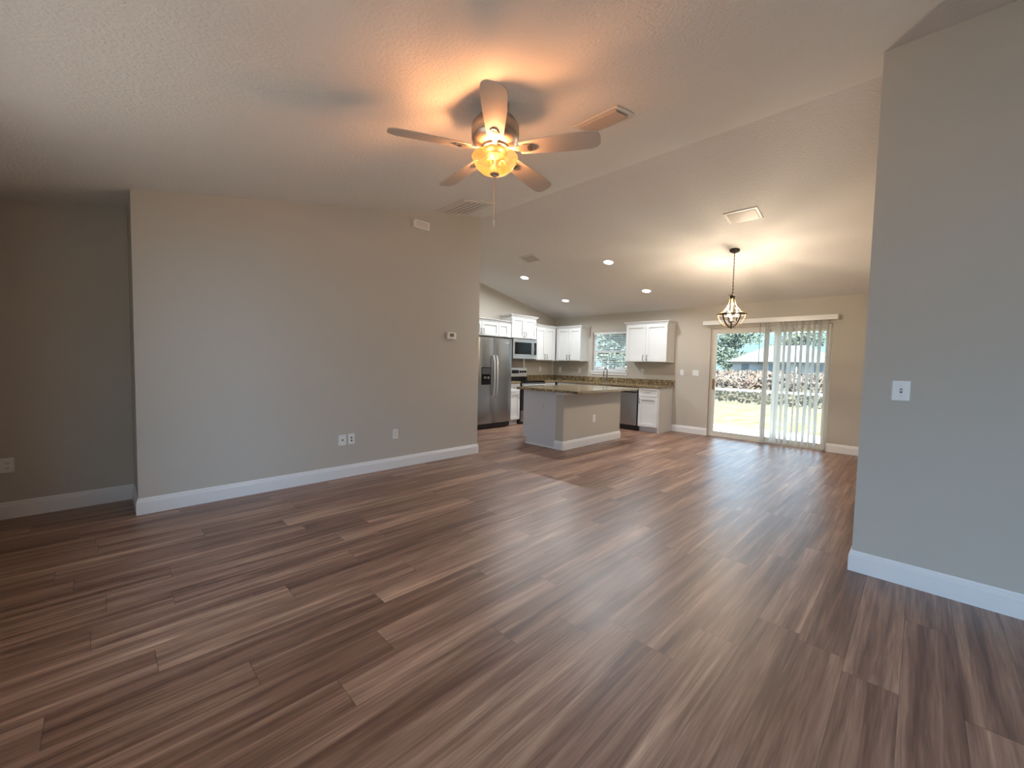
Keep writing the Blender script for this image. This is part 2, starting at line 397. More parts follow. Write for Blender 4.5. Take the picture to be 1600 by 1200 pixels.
def crown(parent, x0, x1, d, z, left=True, right=True, h=.055, out=.045):
    mb = MB(); prof = [(0, 0), (-.012, .006), (-.018, .02), (-.036, .038), (-out, .045), (-out, h), (0, h)]
    # front run with mitred ends, then side returns
    def run(fn, a0, a1):
        k = len(prof); vs = [fn(u, v, a0(u)) for u, v in prof]+[fn(u, v, a1(u)) for u, v in prof]
        mb.add(vs, [tuple(range(k)), tuple(range(2*k-1, k-1, -1))]+[(i, (i+1) % k, k+(i+1) % k, k+i) for i in range(k)])
    run(lambda u, v, t: (t, u-.001, z+v), (lambda u: x0+(u if left else 0)), (lambda u: x1-(u if right else 0)))
    if left: run(lambda u, v, t: (x0+u, t, z+v), (lambda u: u), (lambda u: d))
    if right: run(lambda u, v, t: (x1-u, t, z+v), (lambda u: u), (lambda u: d))
    return mb.build('crown_molding', 'cab', parent)
def upper(label, loc, rotz, wd, h, d, doors, crown_args, hz=.02, filler=None):
    t = thing('wall_cabinet', label, 'cabinet', loc, (0, 0, rotz), 'white kitchen wall cabinets')
    MB().box(0, wd, 0, d, 0, h).build('cabinet_box', 'cab', t)
    for x0, x1, hx in doors:
        shaker('door', t, x0+.003, x1-.003, .012, h-.012, (hx, hz+.07, True) if hx is not None else None)
    if crown_args: crown(t, 0, wd, d, h, *crown_args)
    return t
UF = 7.778; UD = YB-UF-.002; UX = -6.296; UDX = UX-XK-.002
upper('white two-door wall cabinet with crown right of the kitchen window', (-4.405, UF, 1.37), 0, .882, .76, UD, [(0, .441, .40), (.441, .882, .482)], (True, True))
upper('white two-door wall cabinet on the back wall left of the kitchen window, by the corner', (-6.27, UF, 1.37), 0, .715, .76, UD, [(.07, .3925, .352), (.3925, .715, .432)], (False, True))
upper('white two-door wall cabinet on the side wall between microwave and corner', (UX, 7.055, 1.37), R(90), .715, .76, UDX, [(.01, .33, .29), (.33, .65, .37)], (True, False))
upper('tall-set white wall cabinet with two short doors above the microwave', (UX, 6.262, 1.835), R(90), .785, .455, UDX, [(.0, .392, .355), (.392, .785, .43)], (True, True))
upper('low white single-door wall cabinet squeezed between refrigerator cabinet and microwave cabinet', (UX, 5.872, 1.835), R(90), .385, .295, UDX, [(.0, .30, None)], (False, False))
upper('low white two-door wall cabinet above the refrigerator', (UX, 4.96, 1.835), R(90), .91, .295, UDX, [(0, .455, .42), (.455, .91, .49)], (True, False))

def base(label, loc, rotz, wd, drawers, doors, toe=True, d=.60, H=.872):
    t = thing('base_cabinet', label, 'cabinet', loc, (0, 0, rotz), 'white kitchen base cabinets')
    MB().box(0, wd, 0, d, .10, H).build('cabinet_box', 'cab', t)
    MB().box(0, wd, .06, d, 0, .10).build('toe_kick', 'cab', t)
    for x0, x1 in drawers: shaker('drawer', t, x0+.004, x1-.004, .70, .862, ((x0+x1)/2, .781, False), fr=.035)
    for x0, x1, hx in doors: shaker('door', t, x0+.004, x1-.004, .115, .69, (hx, .61, True))
    return t
BF = 7.505; BX = -6.02
t = base('white base cabinet with drawer and single door at the right end of the back counter', (-3.935, BF, 0), 0, .418, [(.0, .40)], [(.0, .40, .035)])
MB().box(.402, .418, 0, .06, 0, .10).build('end_panel', 'cab', t)
base('white sink base cabinet with two doors under the kitchen window', (-5.49, BF, 0), 0, .91, [(0, .455), (.455, .91)], [(0, .455, .41), (.455, .91, .50)])
base('white base cabinet in the back corner of the kitchen, left of the sink cabinet', (-6.0, BF, 0), 0, .508, [(.06, .508)], [(.06, .508, .46)])
base('white base cabinet between stove and back corner', (BX, 7.062, 0), R(90), .40, [(0, .38)], [(0, .38, .34)])
base('narrow white base cabinet with drawer and door between refrigerator and stove', (BX, 5.952, 0), R(90), .315, [(0, .315)], [(0, .315, .28)])

# worktops
wt = thing('kitchen_countertop', 'L-shaped brown granite countertop running under the window around the corner', 'countertop', (0, 0, .8735))
ov = [(-6.626, 7.056), (-5.985, 7.056), (-5.985, 7.465), (-3.485, 7.465), (-3.485, 8.106), (-6.626, 8.106)]
MB().prism(ov, 0, .04, lambda u, v, t: (u, v, t)).build('slab', 'granite', wt, bevel=.004)
MB().box(-6.606, -3.485, 8.086, 8.106, .041, .142).box(-6.626, -6.606, 7.056, 8.106, .041, .142).build('backsplash', 'granite', wt)
wt = thing('kitchen_countertop', 'short brown granite countertop between refrigerator and stove', 'countertop', (0, 0, .8735))
MB().box(-6.626, -5.985, 5.95, 6.268, 0, .04).build('slab', 'granite', wt, bevel=.004)
MB().box(-6.626, -6.606, 5.95, 6.268, .041, .142).build('backsplash', 'granite', wt)

# ------------------------------------------------------------------ island
isl = thing('kitchen_island', 'kitchen island with pale end panel and beige half wall with white baseboard', 'island', (-3.765, 4.885, 0))
# local: x -.84 .. 0, y 0 .. 1.63
MB().prism([(-.765, 0), (-.155, 0), (-.155, .8735), (-.835, .8735), (-.835, .10), (-.765, .10)], .008, .028, lambda u, v, t: (u, t, v)).build('end_panel', 'panel', isl)
MB().box(-.83, -.15, .03, 1.60, .10, .872).box(-.765, -.15, .03, 1.60, 0, .10).build('cabinet_box', 'cab', isl)
MB().box(-.15, 0, 0, 1.63, 0, .8735).build('half_wall', 'wall', isl)
MB().box(-.77, -.165, -.004, .010, 0, .016).build('shoe_molding', 'trim', isl)
mb = MB(); bb_mb(mb, (0, 0), (0, 1.63), (1, 0), e, e); bb_mb(mb, (-.16, 0), (0, 0), (0, -1), 0, e); bb_mb(mb, (-.15, 1.63), (0, 1.63), (0, 1), 0, e); mb.build('baseboard', 'trim', isl)
MB().box(-.155, .012, -.010, 0, .838, .8735).box(.0, .012, 0, 1.635, .838, .8735).build('support_trim', 'trim', isl)
for k in range(3):
    f = bpy.data.objects.new('door', None); COL.objects.link(f); f.parent = isl; f.location = (-.83, .55+k*.525, 0); f.rotation_euler = (0, 0, R(-90))
    shaker('door_panel', f, .004, .50, .115, .69, (.46, .61, True)); shaker('drawer_front', f, .004, .50, .70, .862, (.25, .78, False), fr=.035)
ct = MB().prism([(-4.665, 4.79), (-3.45, 4.79), (-3.45, 6.56), (-4.665, 6.56)], 0, .038, lambda u, v, t: (u+4.05, v-5.65, t)).build('island_countertop', 'granite', None, bevel=.004)
ct.location = (-4.05, 5.65, .8745)
tag(ct, 'rectangular speckled granite slab on top of the kitchen island', 'countertop')

# ------------------------------------------------------------------ appliances
fr = thing('refrigerator', 'stainless steel side-by-side refrigerator with ice and water dispenser', 'refrigerator', (-5.92, 5.03, 0), (0, 0, R(90)))
MB().box(.005, .895, .075, .70, .03, 1.765).build('cabinet_shell', 'grey', fr)
MB().box(.02, .88, .03, .072, .02, .10).build('base_grille', 'black', fr)
def fdoor(x0, x1):
    mb = MB(); n = 12; pts_ = []
    for k in range(n+1):
        u = x0+(x1-x0)*k/n; q = (u-(x0+x1)/2)/((x1-x0)/2); pts_.append((u, .012*abs(q)**4))
    pts_ += [(x1, .068), (x0, .068)]
    mb.prism(pts_, .11, 1.78, lambda u, v, t: (u, v, t))
    return mb.build('door', 'steel', fr, smooth=True)
dl = fdoor(.004, .402); dr_ = fdoor(.408, .896)
for d_, hx in ((dl, .366), (dr_, .444)):
    MB().tube([(hx, .004, 1.44), (hx, -.03, 1.43), (hx, -.052, 1.33), (hx, -.062, 1.15), (hx, -.064, 1.03), (hx, -.062, .91), (hx, -.052, .73), (hx, -.03, .64), (hx, .004, .63)], [.011, .014, .015, .015, .015, .015, .015, .014, .011], 10).build('handle', 'steel_hi', d_, smooth=True)
dp = MB().box(.085, .325, -.004, .006, .87, 1.205).build('dispenser', 'glossblack', fr, bevel=.004)
MB().box(.095, .315, -.006, -.004, 1.07, 1.19).build('control_panel', 'grey', dp)
MB().box(.13, .19, -.020, -.004, .985, 1.03).box(.22, .27, -.018, -.004, .98, 1.03).build('paddle', 'steel', dp)
MB().box(.70, .80, -.002, .001, 1.69, 1.70).build('badge', 'steel_hi', dr_)

mw = thing('microwave', 'stainless over-the-range microwave with black glass door', 'microwave', (-6.225, 6.262, 1.395), (0, 0, R(90)))
MB().box(0, .76, .03, .40, 0, .425).build('body', 'grey', mw)
o = MB().box(.0, .60, 0, .03, .06, .425).box(.60, .76, 0, .03, .06, .425).box(0, .76, 0, .03, 0, .058).build('door', 'steel_lt', mw, bevel=.003)
MB().box(.045, .575, -.004, .0, .095, .355).build('door_window', 'glossblack', o)
MB().box(.625, .745, -.004, .0, .09, .36).build('control_panel', 'glossblack', mw)
MB().tube([(.60, 0, .36), (.60, -.035, .345), (.60, -.045, .22), (.60, -.035, .10), (.60, 0, .085)], .012, 8).build('handle', 'steel_hi', o, smooth=True)

sv = thing('stove', 'black and stainless electric range with back control panel', 'stove', (-5.985, 6.28, 0), (0, 0, R(90)))
MB().box(.003, .757, .03, .60, .0, .90).build('body', 'black', sv)
MB().box(0, .76, -.005, .60, .90, .917).build('cooktop', 'glossblack', sv)
MB().box(.01, .75, 0, .03, .05, .285).build('storage_drawer', 'steel', sv, bevel=.004)
od = MB().box(.01, .75, 0, .03, .295, .885).build('oven_door', 'glossblack', sv, bevel=.003)
MB().tube([(.05, 0, .83), (.05, -.045, .83), (.71, -.045, .83), (.71, 0, .83)], .013, 10).build('handle', 'steel_hi', od, smooth=True)
MB().box(.02, .74, -.004, .0, .79, .875).build('door_trim', 'steel', od)
bgd = MB().box(.0, .76, .555, .60, .985, 1.19).build('back_panel', 'steel_hi', sv, bevel=.006)
MB().box(.0, .76, .55, .60, .917, .985).build('panel_base', 'black', sv)
MB().box(.27, .48, .548, .555, 1.06, 1.14).build('display', 'glossblack', bgd)
for kx in (.06, .14, .21, .54, .62, .70):
    MB().prism([(.026*math.cos(a*math.pi/8), .026*math.sin(a*math.pi/8)) for a in range(16)], .53, .555, lambda u, v, t, kx=kx: (kx+u, t, 1.10+v)).build('knob', 'black', bgd, bevel=.002)

dw = thing('dishwasher', 'stainless dishwasher under the counter right of the sink', 'dishwasher', (-4.572, BF, 0))
MB().box(.004, .629, .0, .58, .02, .868).build('tub', 'black', dw)
MB().box(.03, .62, .03, .06, 0, .10).build('toe_panel', 'black', dw)
o = MB().box(.012, .612, -.025, -.001, .105, .845).build('door', 'steel', dw, bevel=.004)
MB().box(.012, .612, -.022, -.001, .846, .866).build('control_strip', 'black', dw)
MB().box(.16, .60, -.028, -.025, .755, .782).build('handle', 'black', o)

fc = thing('faucet', 'tall brushed nickel pull-down faucet in front of the kitchen window', 'faucet', (-4.975, 7.99, .9145))
MB().lathe([(0, 0), (.028, 0), (.028, .008), (.018, .014), (.016, .06), (0, .06)], n=20).build('base', 'nickel', fc, smooth=True)
arc = [(0, 0, .05), (0, 0, .22)] + [(0, -.065+.065*math.cos(a), .22+.08*math.sin(a)) for a in [math.pi*k/10 for k in range(1, 11)]] + [(0, -.13, .20)]
MB().tube(arc, .011, 10).build('spout', 'nickel', fc, smooth=True)
MB().tube([(0, -.13, .205), (0, -.13, .12)], [.013, .017], 10).build('spray_head', 'nickel', fc, smooth=True)
MB().tube([(.014, 0, .045), (.05, -.005, .055), (.085, -.01, .085)], [.008, .006, .005], 8).build('lever', 'nickel', fc, smooth=True)

# ------------------------------------------------------------------ electrical plates (local: plate faces -y, centre at origin)
def plate(name, label, cat, loc, rotz, kind, wd=.072, h=.116, mt='plastic', group=None):
    t = thing(name, label, cat, loc, (0, 0, rotz), group)
    MB().prism([(-wd/2, 0), (-wd/2+.004, -.006), (wd/2-.004, -.006), (wd/2, 0)], -h/2, h/2, lambda u, v, q: (u, v-.0005, q)).build('cover_plate', mt, t)
    if kind == 'duplex':
        for dx in ([0] if wd < .1 else [-.023, .023]):
            for z in (-.02, .02):
                o = MB().box(dx-.016, dx+.016, -.0085, -.0065, z-.014, z+.014).build('receptacle', mt, t, bevel=.001)
                MB().box(dx-.008, dx-.005, -.0092, -.0085, z-.004, z+.007).box(dx+.005, dx+.008, -.0092, -.0085, z-.004, z+.007).box(dx-.002, dx+.002, -.0092, -.0085, z-.011, z-.007).build('slots', 'slot', o)
    elif kind == 'coax':
        MB().box(-.008, .008, -.0085, -.0065, -.008, .008).tube([(0, -.006, 0), (0, -.016, 0)], .005, 10).build('cable_jack', 'slot', t)
    elif kind == 'data':
        for z in (-.018, .014): MB().box(-.009, .009, -.0085, -.0065, z-.008, z+.008).build('jack', 'slot', t)
    elif kind == 'toggle':
        for dx in ([0] if wd < .1 else [-.023, .023]):
            o = MB().box(dx-.006, dx+.006, -.0078, -.0065, -.013, .013).build('switch_slot', 'slot', t)
            MB().prism([(-.0065, -.004), (-.0075, -.009), (-.018, -.006), (-.018, .001), (-.0065, .006)], dx-.0045, dx+.0045, lambda u, v, q: (q, u, v+.003)).build('toggle', mt, t)
        for z in (.030, -.030): MB().box(-.0015, .0015, -.0068, -.006, z-.0015, z+.0015).build('screw', 'slot', t)
    elif kind == 'rocker':
        for dx in ([0] if wd < .1 else [-.023, .023]):
            MB().box(dx-.015, dx+.015, -.009, -.0065, -.031, .031).build('rocker', mt, t, bevel=.002)
    return t
LW = R(90)
plate('cable_outlet', 'white wall plate with one cable jack, leftmost of three low plates on the long wall', 'outlet', (XL, 1.857, .417), LW, 'coax', .085)
plate('data_outlet', 'white wall plate with two small jacks, middle of three low plates on the long wall', 'outlet', (XL, 1.958, .42), LW, 'data')
plate('electrical_outlet', 'white electrical outlet low on the long wall, apart to the right of the jack plates', 'outlet', (XL, 2.498, .417), LW, 'duplex')
plate('electrical_outlet', 'wide outlet plate low on the dark recessed wall at the left edge', 'outlet', (XREC, -.553, .421), LW, 'duplex', .118)
plate('light_switch', 'white toggle switch plate on the grey right wall', 'switch', (-.085, YR, 1.182), 0, 'toggle', .086, .119)
plate('light_switch', 'white double switch plate on the back wall beside the sliding door', 'switch', (-3.09, YB, 1.175), 0, 'rocker', .118)
plate('light_switch', 'white single switch plate right of the wall cabinet end, above the counter end', 'switch', (-3.353, YB, 1.176), 0, 'rocker')
plate('electrical_outlet', 'white outlet above the backsplash between window and right wall cabinet end', 'outlet', (-4.193, YB, 1.173), 0, 'duplex')
plate('electrical_outlet', 'white outlet above the backsplash nearest the kitchen corner on the back wall', 'outlet', (-6.394, YB, 1.16), 0, 'duplex')
plate('electrical_outlet', 'white outlet above the backsplash just left of the kitchen window', 'outlet', (-5.812, YB, 1.158), 0, 'duplex')
plate('electrical_outlet', 'white outlet on the side wall above the backsplash right of the stove', 'outlet', (XK, 7.62, 1.166), LW, 'duplex')
plate('electrical_outlet', 'white outlet on the beige side of the kitchen island', 'outlet', (-3.765, 5.695, .42), LW, 'duplex')
plate('electrical_outlet', 'shade-toned outlet on the near end panel of the kitchen island', 'outlet', (-4.165, 4.893, .63), 0, 'duplex', mt='panel')  # shares the shade-darkened panel colour

th = thing('thermostat', 'small white thermostat with dark display on the long wall', 'thermostat', (XL, 3.303, 1.64), (0, 0, LW))
MB().box(-.072, .072, -.026, -.0005, -.046, .046).build('housing', 'plastic', th, bevel=.008)
MB().box(-.034, .034, -.028, -.026, -.012, .032).build('display', 'lcd', th)
MB().box(-.03, -.01, -.028, -.026, -.034, -.024).box(.01, .03, -.028, -.026, -.034, -.024).build('button', 'vent', th)
dc = thing('door_chime', 'white box door chime high on the long wall near the ceiling', 'door chime', (XL, 2.82, 2.962), (0, 0, LW))
MB().box(-.105, .105, -.045, -.0005, -.048, .048).build('cover', 'plastic', dc, bevel=.004)
MB().box(-.085, .085, -.0455, -.045, -.036, .036).build('front_panel', 'vent', dc)

# ------------------------------------------------------------------ ceiling vents and recessed lights (local z points down out of the ceiling)
def on_ceiling(x, y):
    a = math.atan(SF) if y < YRG else -math.atan(SB)
    return (x, y, zc(y)), (a, 0, 0)
def register(label, x, y, wd, ln, nslat, deep=.022):
    loc, rot = on_ceiling(x, y); t = thing('air_vent', label, 'vent', loc, rot, 'ceiling supply vents')
    f = .03; a, b = wd/2, ln/2
    fr_ = MB()
    for q in ((-a, a, -b, -b+f), (-a, a, b-f, b), (-a, -a+f, -b+f, b-f), (a-f, a, -b+f, b-f)):
        fr_.box(q[0], q[1], q[2], q[3], -.008, -.0005)
    fr_.build('frame', 'vent', t, bevel=.002)
    MB().box(-a+f, a-f, -b+f, b-f, -.003, -.0005).build('duct_opening', 'slot', t)
    s = MB(); n = nslat; L0 = ln-2*f
    for k in range(n):
        y_ = -b+f+L0*(k+.5)/n; h = L0/n*.62
        s.prism([(y_-h, -.004), (y_-h*.3, -deep*.7), (y_+h*.9, -deep), (y_+h*.9, -deep-.0015), (y_-h*.35, -deep*.7-.0015), (y_-h-.001, -.004)], -a+f, a-f, yz)
    s.build('louvers', 'louver', t)
    e_ = MB()
    for sx_ in (-a+f, a-f-.002): e_.box(sx_, sx_+.002, -b+f, b-f, -.010, -.003)
    e_.build('end_plate', 'vent', t)
    return t
register('long white ceiling vent beside the ceiling fan', -1.742, 2.63, .37, .235, 7)
register('white ceiling vent above the dining area near the pendant light', -1.545, 5.245, .35, .26, 6, .012)
register('small white ceiling vent over the kitchen, beyond the wall end', -4.762, 5.155, .32, .245, 6, .012)
loc, rot = on_ceiling(-4.075, 3.21)
rg = thing('return_air_grille', 'large white return air grille on the ceiling next to the long wall', 'vent', loc, rot)
fr_ = MB(); a, b = .275, .245
for q in ((-a, a, -b, -b+.03), (-a, a, b-.03, b), (-a, -a+.03, -b+.03, b-.03), (a-.03, a, -b+.03, b-.03)): fr_.box(q[0], q[1], q[2], q[3], -.018, -.0005)
fr_.build('frame', 'vent', rg, bevel=.002)
MB().box(-a+.03, a-.03, -b+.03, b-.03, -.0065, -.0005).build('filter', 'grey', rg)
s = MB()
for k in range(5):
    yy = -b+.03+(2*b-.06)*(k+.5)/5
    s.prism([(yy-.030, -.014), (yy+.026, -.018), (yy+.026, -.020), (yy-.030, -.016)], -a+.03, a-.03, yz)
s.build('louvers', 'vent', rg)

for i, (x, y, lab) in enumerate([(-5.471, 5.77, 'recessed ceiling light on the left of the nearer pair over the kitchen'), (-3.625, 5.755, 'recessed ceiling light on the right of the nearer pair, over the island'),
                  (-5.49, 7.08, 'recessed ceiling light on the left of the farther pair, near the corner cabinets'), (-3.63, 7.06, 'recessed ceiling light on the right of the farther pair, near the back wall')]):
    loc, rot = on_ceiling(x, y); t = thing('recessed_light', lab, 'light', loc, rot, 'recessed kitchen ceiling lights')
    MB().lathe([(.095, -.0005), (.095, -.006), (.078, -.008), (.072, -.004), (.072, -.0005)], n=36).build('trim_ring', 'trim', t, smooth=True)
    MB().lathe([(0, -.004), (.070, -.0035), (.070, -.001), (0, -.001)], n=36).build('lens', 'downlight', t, smooth=True)
    l = bpy.data.lights.new('recessed_lamp', 'AREA'); l.shape = 'DISK'; l.size = .13; l.energy = 22; l.color = (.94, .98, 1); l.spread = R(172)
    lo = bpy.data.objects.new('recessed_lamp', l); COL.objects.link(lo); lo.parent = t; lo.location = (0, 0, -.012)

# ------------------------------------------------------------------ ceiling fan
FXC, FYC = -1.997, 1.807
fz = 2.645
fan = thing('ceiling_fan', 'five-blade ceiling fan with glowing amber glass bowl light', 'ceiling fan', (FXC, FYC, fz))
zt_ = zc(FYC)-fz
MB().lathe([(0, zt_+.014), (.085, zt_+.014), (.088, zt_-.03), (.06, zt_-.07), (.03, zt_-.085), (0, zt_-.085)], n=40).build('canopy', 'pewter', fan, smooth=True)
MB().lathe([(0, .20), (.07, .20), (.125, .185), (.150, .15), (.152, .10), (.146, .085), (.150, .075), (.142, .055), (.115, .035), (.085, .028), (.082, .012), (0, .012)], n=48).build('motor_housing', 'pewter', fan, smooth=True)
MB().lathe([(0, .012), (.062, .012), (.066, -.004), (.050, -.016), (.048, -.03), (0, -.03)], n=36).build('switch_housing', 'pewter', fan, smooth=True)
def blade_mb(pitch_, droop=0):
    mb = MB(); r0, r1 = .165, .66; n = 14; top = []; bot = []
    out = []
    for k in range(n+1):
        q = k/n; r_ = r0+(r1-.07-r0)*q; hw = .048+.024*min(1, q*1.4)**.8
        out.append((r_, hw))
    for k in range(1, 9):
        a = math.pi/2*k/8; out.append((r1-.07+.07*math.sin(a), .072*(math.cos(a)**.6 if k < 8 else 0)))
    pts_ = [(r_, h) for r_, h in out] + [(r_, -h) for r_, h in reversed(out[:-1])]
    cp, sp_ = math.cos(pitch_), math.sin(pitch_)
    mb.prism(pts_, -.003, .003, lambda u, v, t: (u, v*cp-t*sp_, v*sp_+t*cp-droop*(u-r0)))
    return mb
PITCH = R(-13)
def iron_mb():
    mb = MB(); cp, sp_ = math.cos(PITCH), math.sin(PITCH)
    prof = [(.06, .014), (.11, .012), (.15, .020), (.19, .032), (.235, .030), (.262, .012), (.262, -.012), (.235, -.030), (.19, -.032), (.15, -.020), (.11, -.012), (.06, -.014)]
    mb.prism(prof, -.009, -.003, lambda u, v, t: (u, v*cp-t*sp_, v*sp_+t*cp + (.016*max(0, (.16-u)/.10))))
    return mb
for i in range(5):
    a = 5.5292302 - i*R(72)
    o = blade_mb(PITCH, .01).build('blade', 'blade', fan, bevel=.0015); o.rotation_euler = (0, 0, a)
    k = iron_mb().build('blade_iron', 'pewter', o, bevel=.002)
    c_m, s_m = math.cos(PITCH), math.sin(PITCH)
    MB().prism([(.228+.014*math.cos(q*math.pi/8), .024*math.sin(q*math.pi/8)) for q in range(16)], -.0105, -.0095, lambda u, v, t: (u, v*c_m-t*s_m, v*s_m+t*c_m)).build('iron_cutout', 'slot', k)  # thin dark plate standing in for the oval cutout of the iron
# bowl: an open-topped glass dish
prof = [(.006, -.142), (.05, -.139), (.09, -.124), (.120, -.098), (.136, -.068), (.143, -.046), (.147, -.040), (.144, -.036), (.139, -.044), (.131, -.070), (.115, -.096), (.086, -.120), (.05, -.134), (.006, -.137)]
bo = MB().lathe(prof, n=56).build('glass_bowl', 'bowl', fan, smooth=True)
def bowl_nodes():
    mt = M['bowl']; n = mt.node_tree.nodes; L = mt.node_tree.links; p = n['Principled BSDF']
    t = n.new('ShaderNodeTexCoord'); nz = n.new('ShaderNodeTexNoise'); nz.inputs['Scale'].default_value = 9; nz.inputs['Detail'].default_value = 3; nz.inputs['Distortion'].default_value = 1.2
    r = n.new('ShaderNodeValToRGB'); L.new(t.outputs['Object'], nz.inputs['Vector']); L.new(nz.outputs[0], r.inputs[0])
    r.color_ramp.elements[0].position = .35; r.color_ramp.elements[0].color = (1, .42, .08, 1)
    r.color_ramp.elements[1].position = .65; r.color_ramp.elements[1].color = (1, .62, .20, 1)
    L.new(r.outputs[0], p.inputs['Emission Color'])
    tr = n.new('ShaderNodeBsdfTransparent'); tr.inputs[0].default_value = (1, .80, .52, 1); mx = n.new('ShaderNodeMixShader'); mx.inputs[0].default_value = .38
    L.new(p.outputs[0], mx.inputs[1]); L.new(tr.outputs[0], mx.inputs[2]); L.new(mx.outputs[0], n['Material Output'].inputs[0])
bowl_nodes()
MB().lathe([(0, -.160), (.012, -.158), (.014, -.150), (.030, -.146), (.030, -.141), (0, -.139)], n=24).build('finial', 'pewter', fan, smooth=True)
MB().tube([(0, 0, -.137), (0, 0, -.03)], .005, 8).build('center_rod', 'pewter', fan)
mb = MB()
for k in range(30): mb.ball((0, .0, -.162-k*.009), .0044, 4)
ch = mb.build('pull_chain', 'copper', fan, smooth=True)
MB().lathe([(0, -.460), (.004, -.458), (.0055, -.445), (.003, -.432), (0, -.430)], n=12).build('pull_knob', 'trim', ch, smooth=True)
MB().tube([(0, 0, -.43), (0, 0, -.475)], .0022, 6).build('pull_tip', 'trim', ch)
for k in range(3):
    a = 2*math.pi*k/3+.5
    bx_, by_ = .062*math.cos(a), .062*math.sin(a)
    MB().ball((bx_*.8, by_*.8, -.086), .019, 8, 1.2).build('bulb', 'fanbulb', fan, smooth=True)
    l = bpy.data.lights.new('fan_lamp', 'POINT'); l.energy = 14; l.color = (1, .42, .16); l.shadow_soft_size = .028
    lo = bpy.data.objects.new('fan_lamp', l); COL.objects.link(lo); lo.parent = fan; lo.location = (bx_*.9, by_*.9, -.046)

# ------------------------------------------------------------------ pendant
px_, py_ = -1.862, 6.045
zc_ = zc(py_)
pd = thing('pendant_light', 'teardrop cage pendant light with three candle bulbs over the dining area', 'pendant light', (px_, py_, 1.83))
tp = zc_-1.83
o = MB().lathe([(0, .0), (.063, .0), (.063, -.012), (.05, -.024), (.012, -.03), (0, -.03)], n=32).build('canopy', 'bronze', pd, smooth=True); o.location = (0, 0, tp); o.rotation_euler = (-math.atan(SB), 0, 0)
mb = MB(); n = 26; z0_, z1_ = .445, tp-.025
for k in range(n):
    z = z0_+(z1_-z0_)*(k+.5)/n; h = (z1_-z0_)/n*.62
    pth = []
    for q in range(9):
        a = 2*math.pi*q/8; u = .0065*math.cos(a); v = h*math.sin(a)
        pth.append((u, 0, z+v) if k % 2 else (0, u, z+v))
    mb.tube(pth, .0022, 5, cap=False)
mb.tube([(0, 0, z0_), (.003, .002, (z0_+z1_)/2), (0, 0, z1_)], .0028, 5)
mb.build('chain', 'bronze', pd, smooth=True)
MB().lathe([(0, .452), (.055, .450), (.058, .443), (.034, .436), (.032, .405), (.026, .395), (0, .395)], n=28).build('top_cap', 'bronze', pd, smooth=True)
MB().lathe([(.174, .190), (.180, .190), (.180, .172), (.174, .172)], n=48, close=True).build('ring', 'bronze', pd, smooth=True)
def rib(a):
    up_ = [(.028, .430), (.031, .385), (.042, .335), (.066, .285), (.102, .243), (.145, .212), (.186, .196)]
    lo_ = [(.176, .186), (.172, .150), (.155, .108), (.124, .066), (.082, .032), (.040, .010), (.012, .004)]
    c_, s_ = math.cos(a), math.sin(a)
    for nm, pth in (('upper_rib', up_), ('lower_rib', lo_)):
        # a flat band: outer bronze skin with a wooden inner strip
        inner = MB(); outer = MB(); hw = .0085
        for mb_, o0, o1 in ((outer, 0, -.002), (inner, -.002, -.006)):
            vs = []
            for i, (r_, z) in enumerate(pth):
                p0 = pth[max(i-1, 0)]; p1 = pth[min(i+1, len(pth)-1)]
                tx, tz = p1[0]-p0[0], p1[1]-p0[1]; L_ = math.hypot(tx, tz); nx, nz = -tz/L_, tx/L_
                if nm == 'upper_rib' or True: nx, nz = (nx, nz) if nx > 0 else (-nx, -nz)
                for off in (o0, o1):
                    rr = r_+nx*off; zz = z+nz*off
                    for sd in (-hw, hw): vs.append((rr*c_-sd*s_, rr*s_+sd*c_, zz))
            fs = []
            for i in range(len(pth)-1):
                b0 = 4*i; b1 = b0+4
                fs += [(b0, b0+1, b1+1, b1), (b0+2, b1+2, b1+3, b0+3), (b0, b1, b1+2, b0+2), (b0+1, b0+3, b1+3, b1+1)]
            fs += [(0, 2, 3, 1), (len(vs)-4, len(vs)-3, len(vs)-1, len(vs)-2)]
            mb_.add(vs, fs)
        ob = outer.build(nm, 'bronze', pd); inner.build('inner_strip', 'gold', ob)
for k in range(5): rib(2*math.pi*k/5+.62)
MB().lathe([(0, -.008), (.010, -.004), (.012, .004), (.024, .008), (.022, .020), (.010, .030), (0, .034)], n=20).build('finial', 'bronze', pd, smooth=True)
MB().lathe([(0, .10), (.03, .098), (.034, .09), (.012, .082), (.008, .03), (0, .03)], n=20).build('candle_hub', 'bronze', pd, smooth=True)
for k in range(3):
    a = 2*math.pi*k/3+.2; c_, s_ = math.cos(a), math.sin(a)
    cn = MB().tube([(.02*c_, .02*s_, .085), (.05*c_, .05*s_, .075), (.062*c_, .062*s_, .095)], .004, 6).tube([(.062*c_, .062*s_, .095), (.062*c_, .062*s_, .15)], .009, 10).build('candle_arm', 'bronze', pd, smooth=True)
    MB().lathe([(.001, .15), (.010, .153), (.017, .175), (.015, .195), (.007, .22), (.001, .235)], (.062*c_, .062*s_, 0), n=14).build('bulb', 'bulb', cn, smooth=True)
    l = bpy.data.lights.new('pendant_lamp', 'POINT'); l.energy = 25; l.color = (1, .80, .58); l.shadow_soft_size = .018
    lo = bpy.data.objects.new('pendant_lamp', l); COL.objects.link(lo); lo.parent = pd; lo.location = (.062*c_, .062*s_, .26)

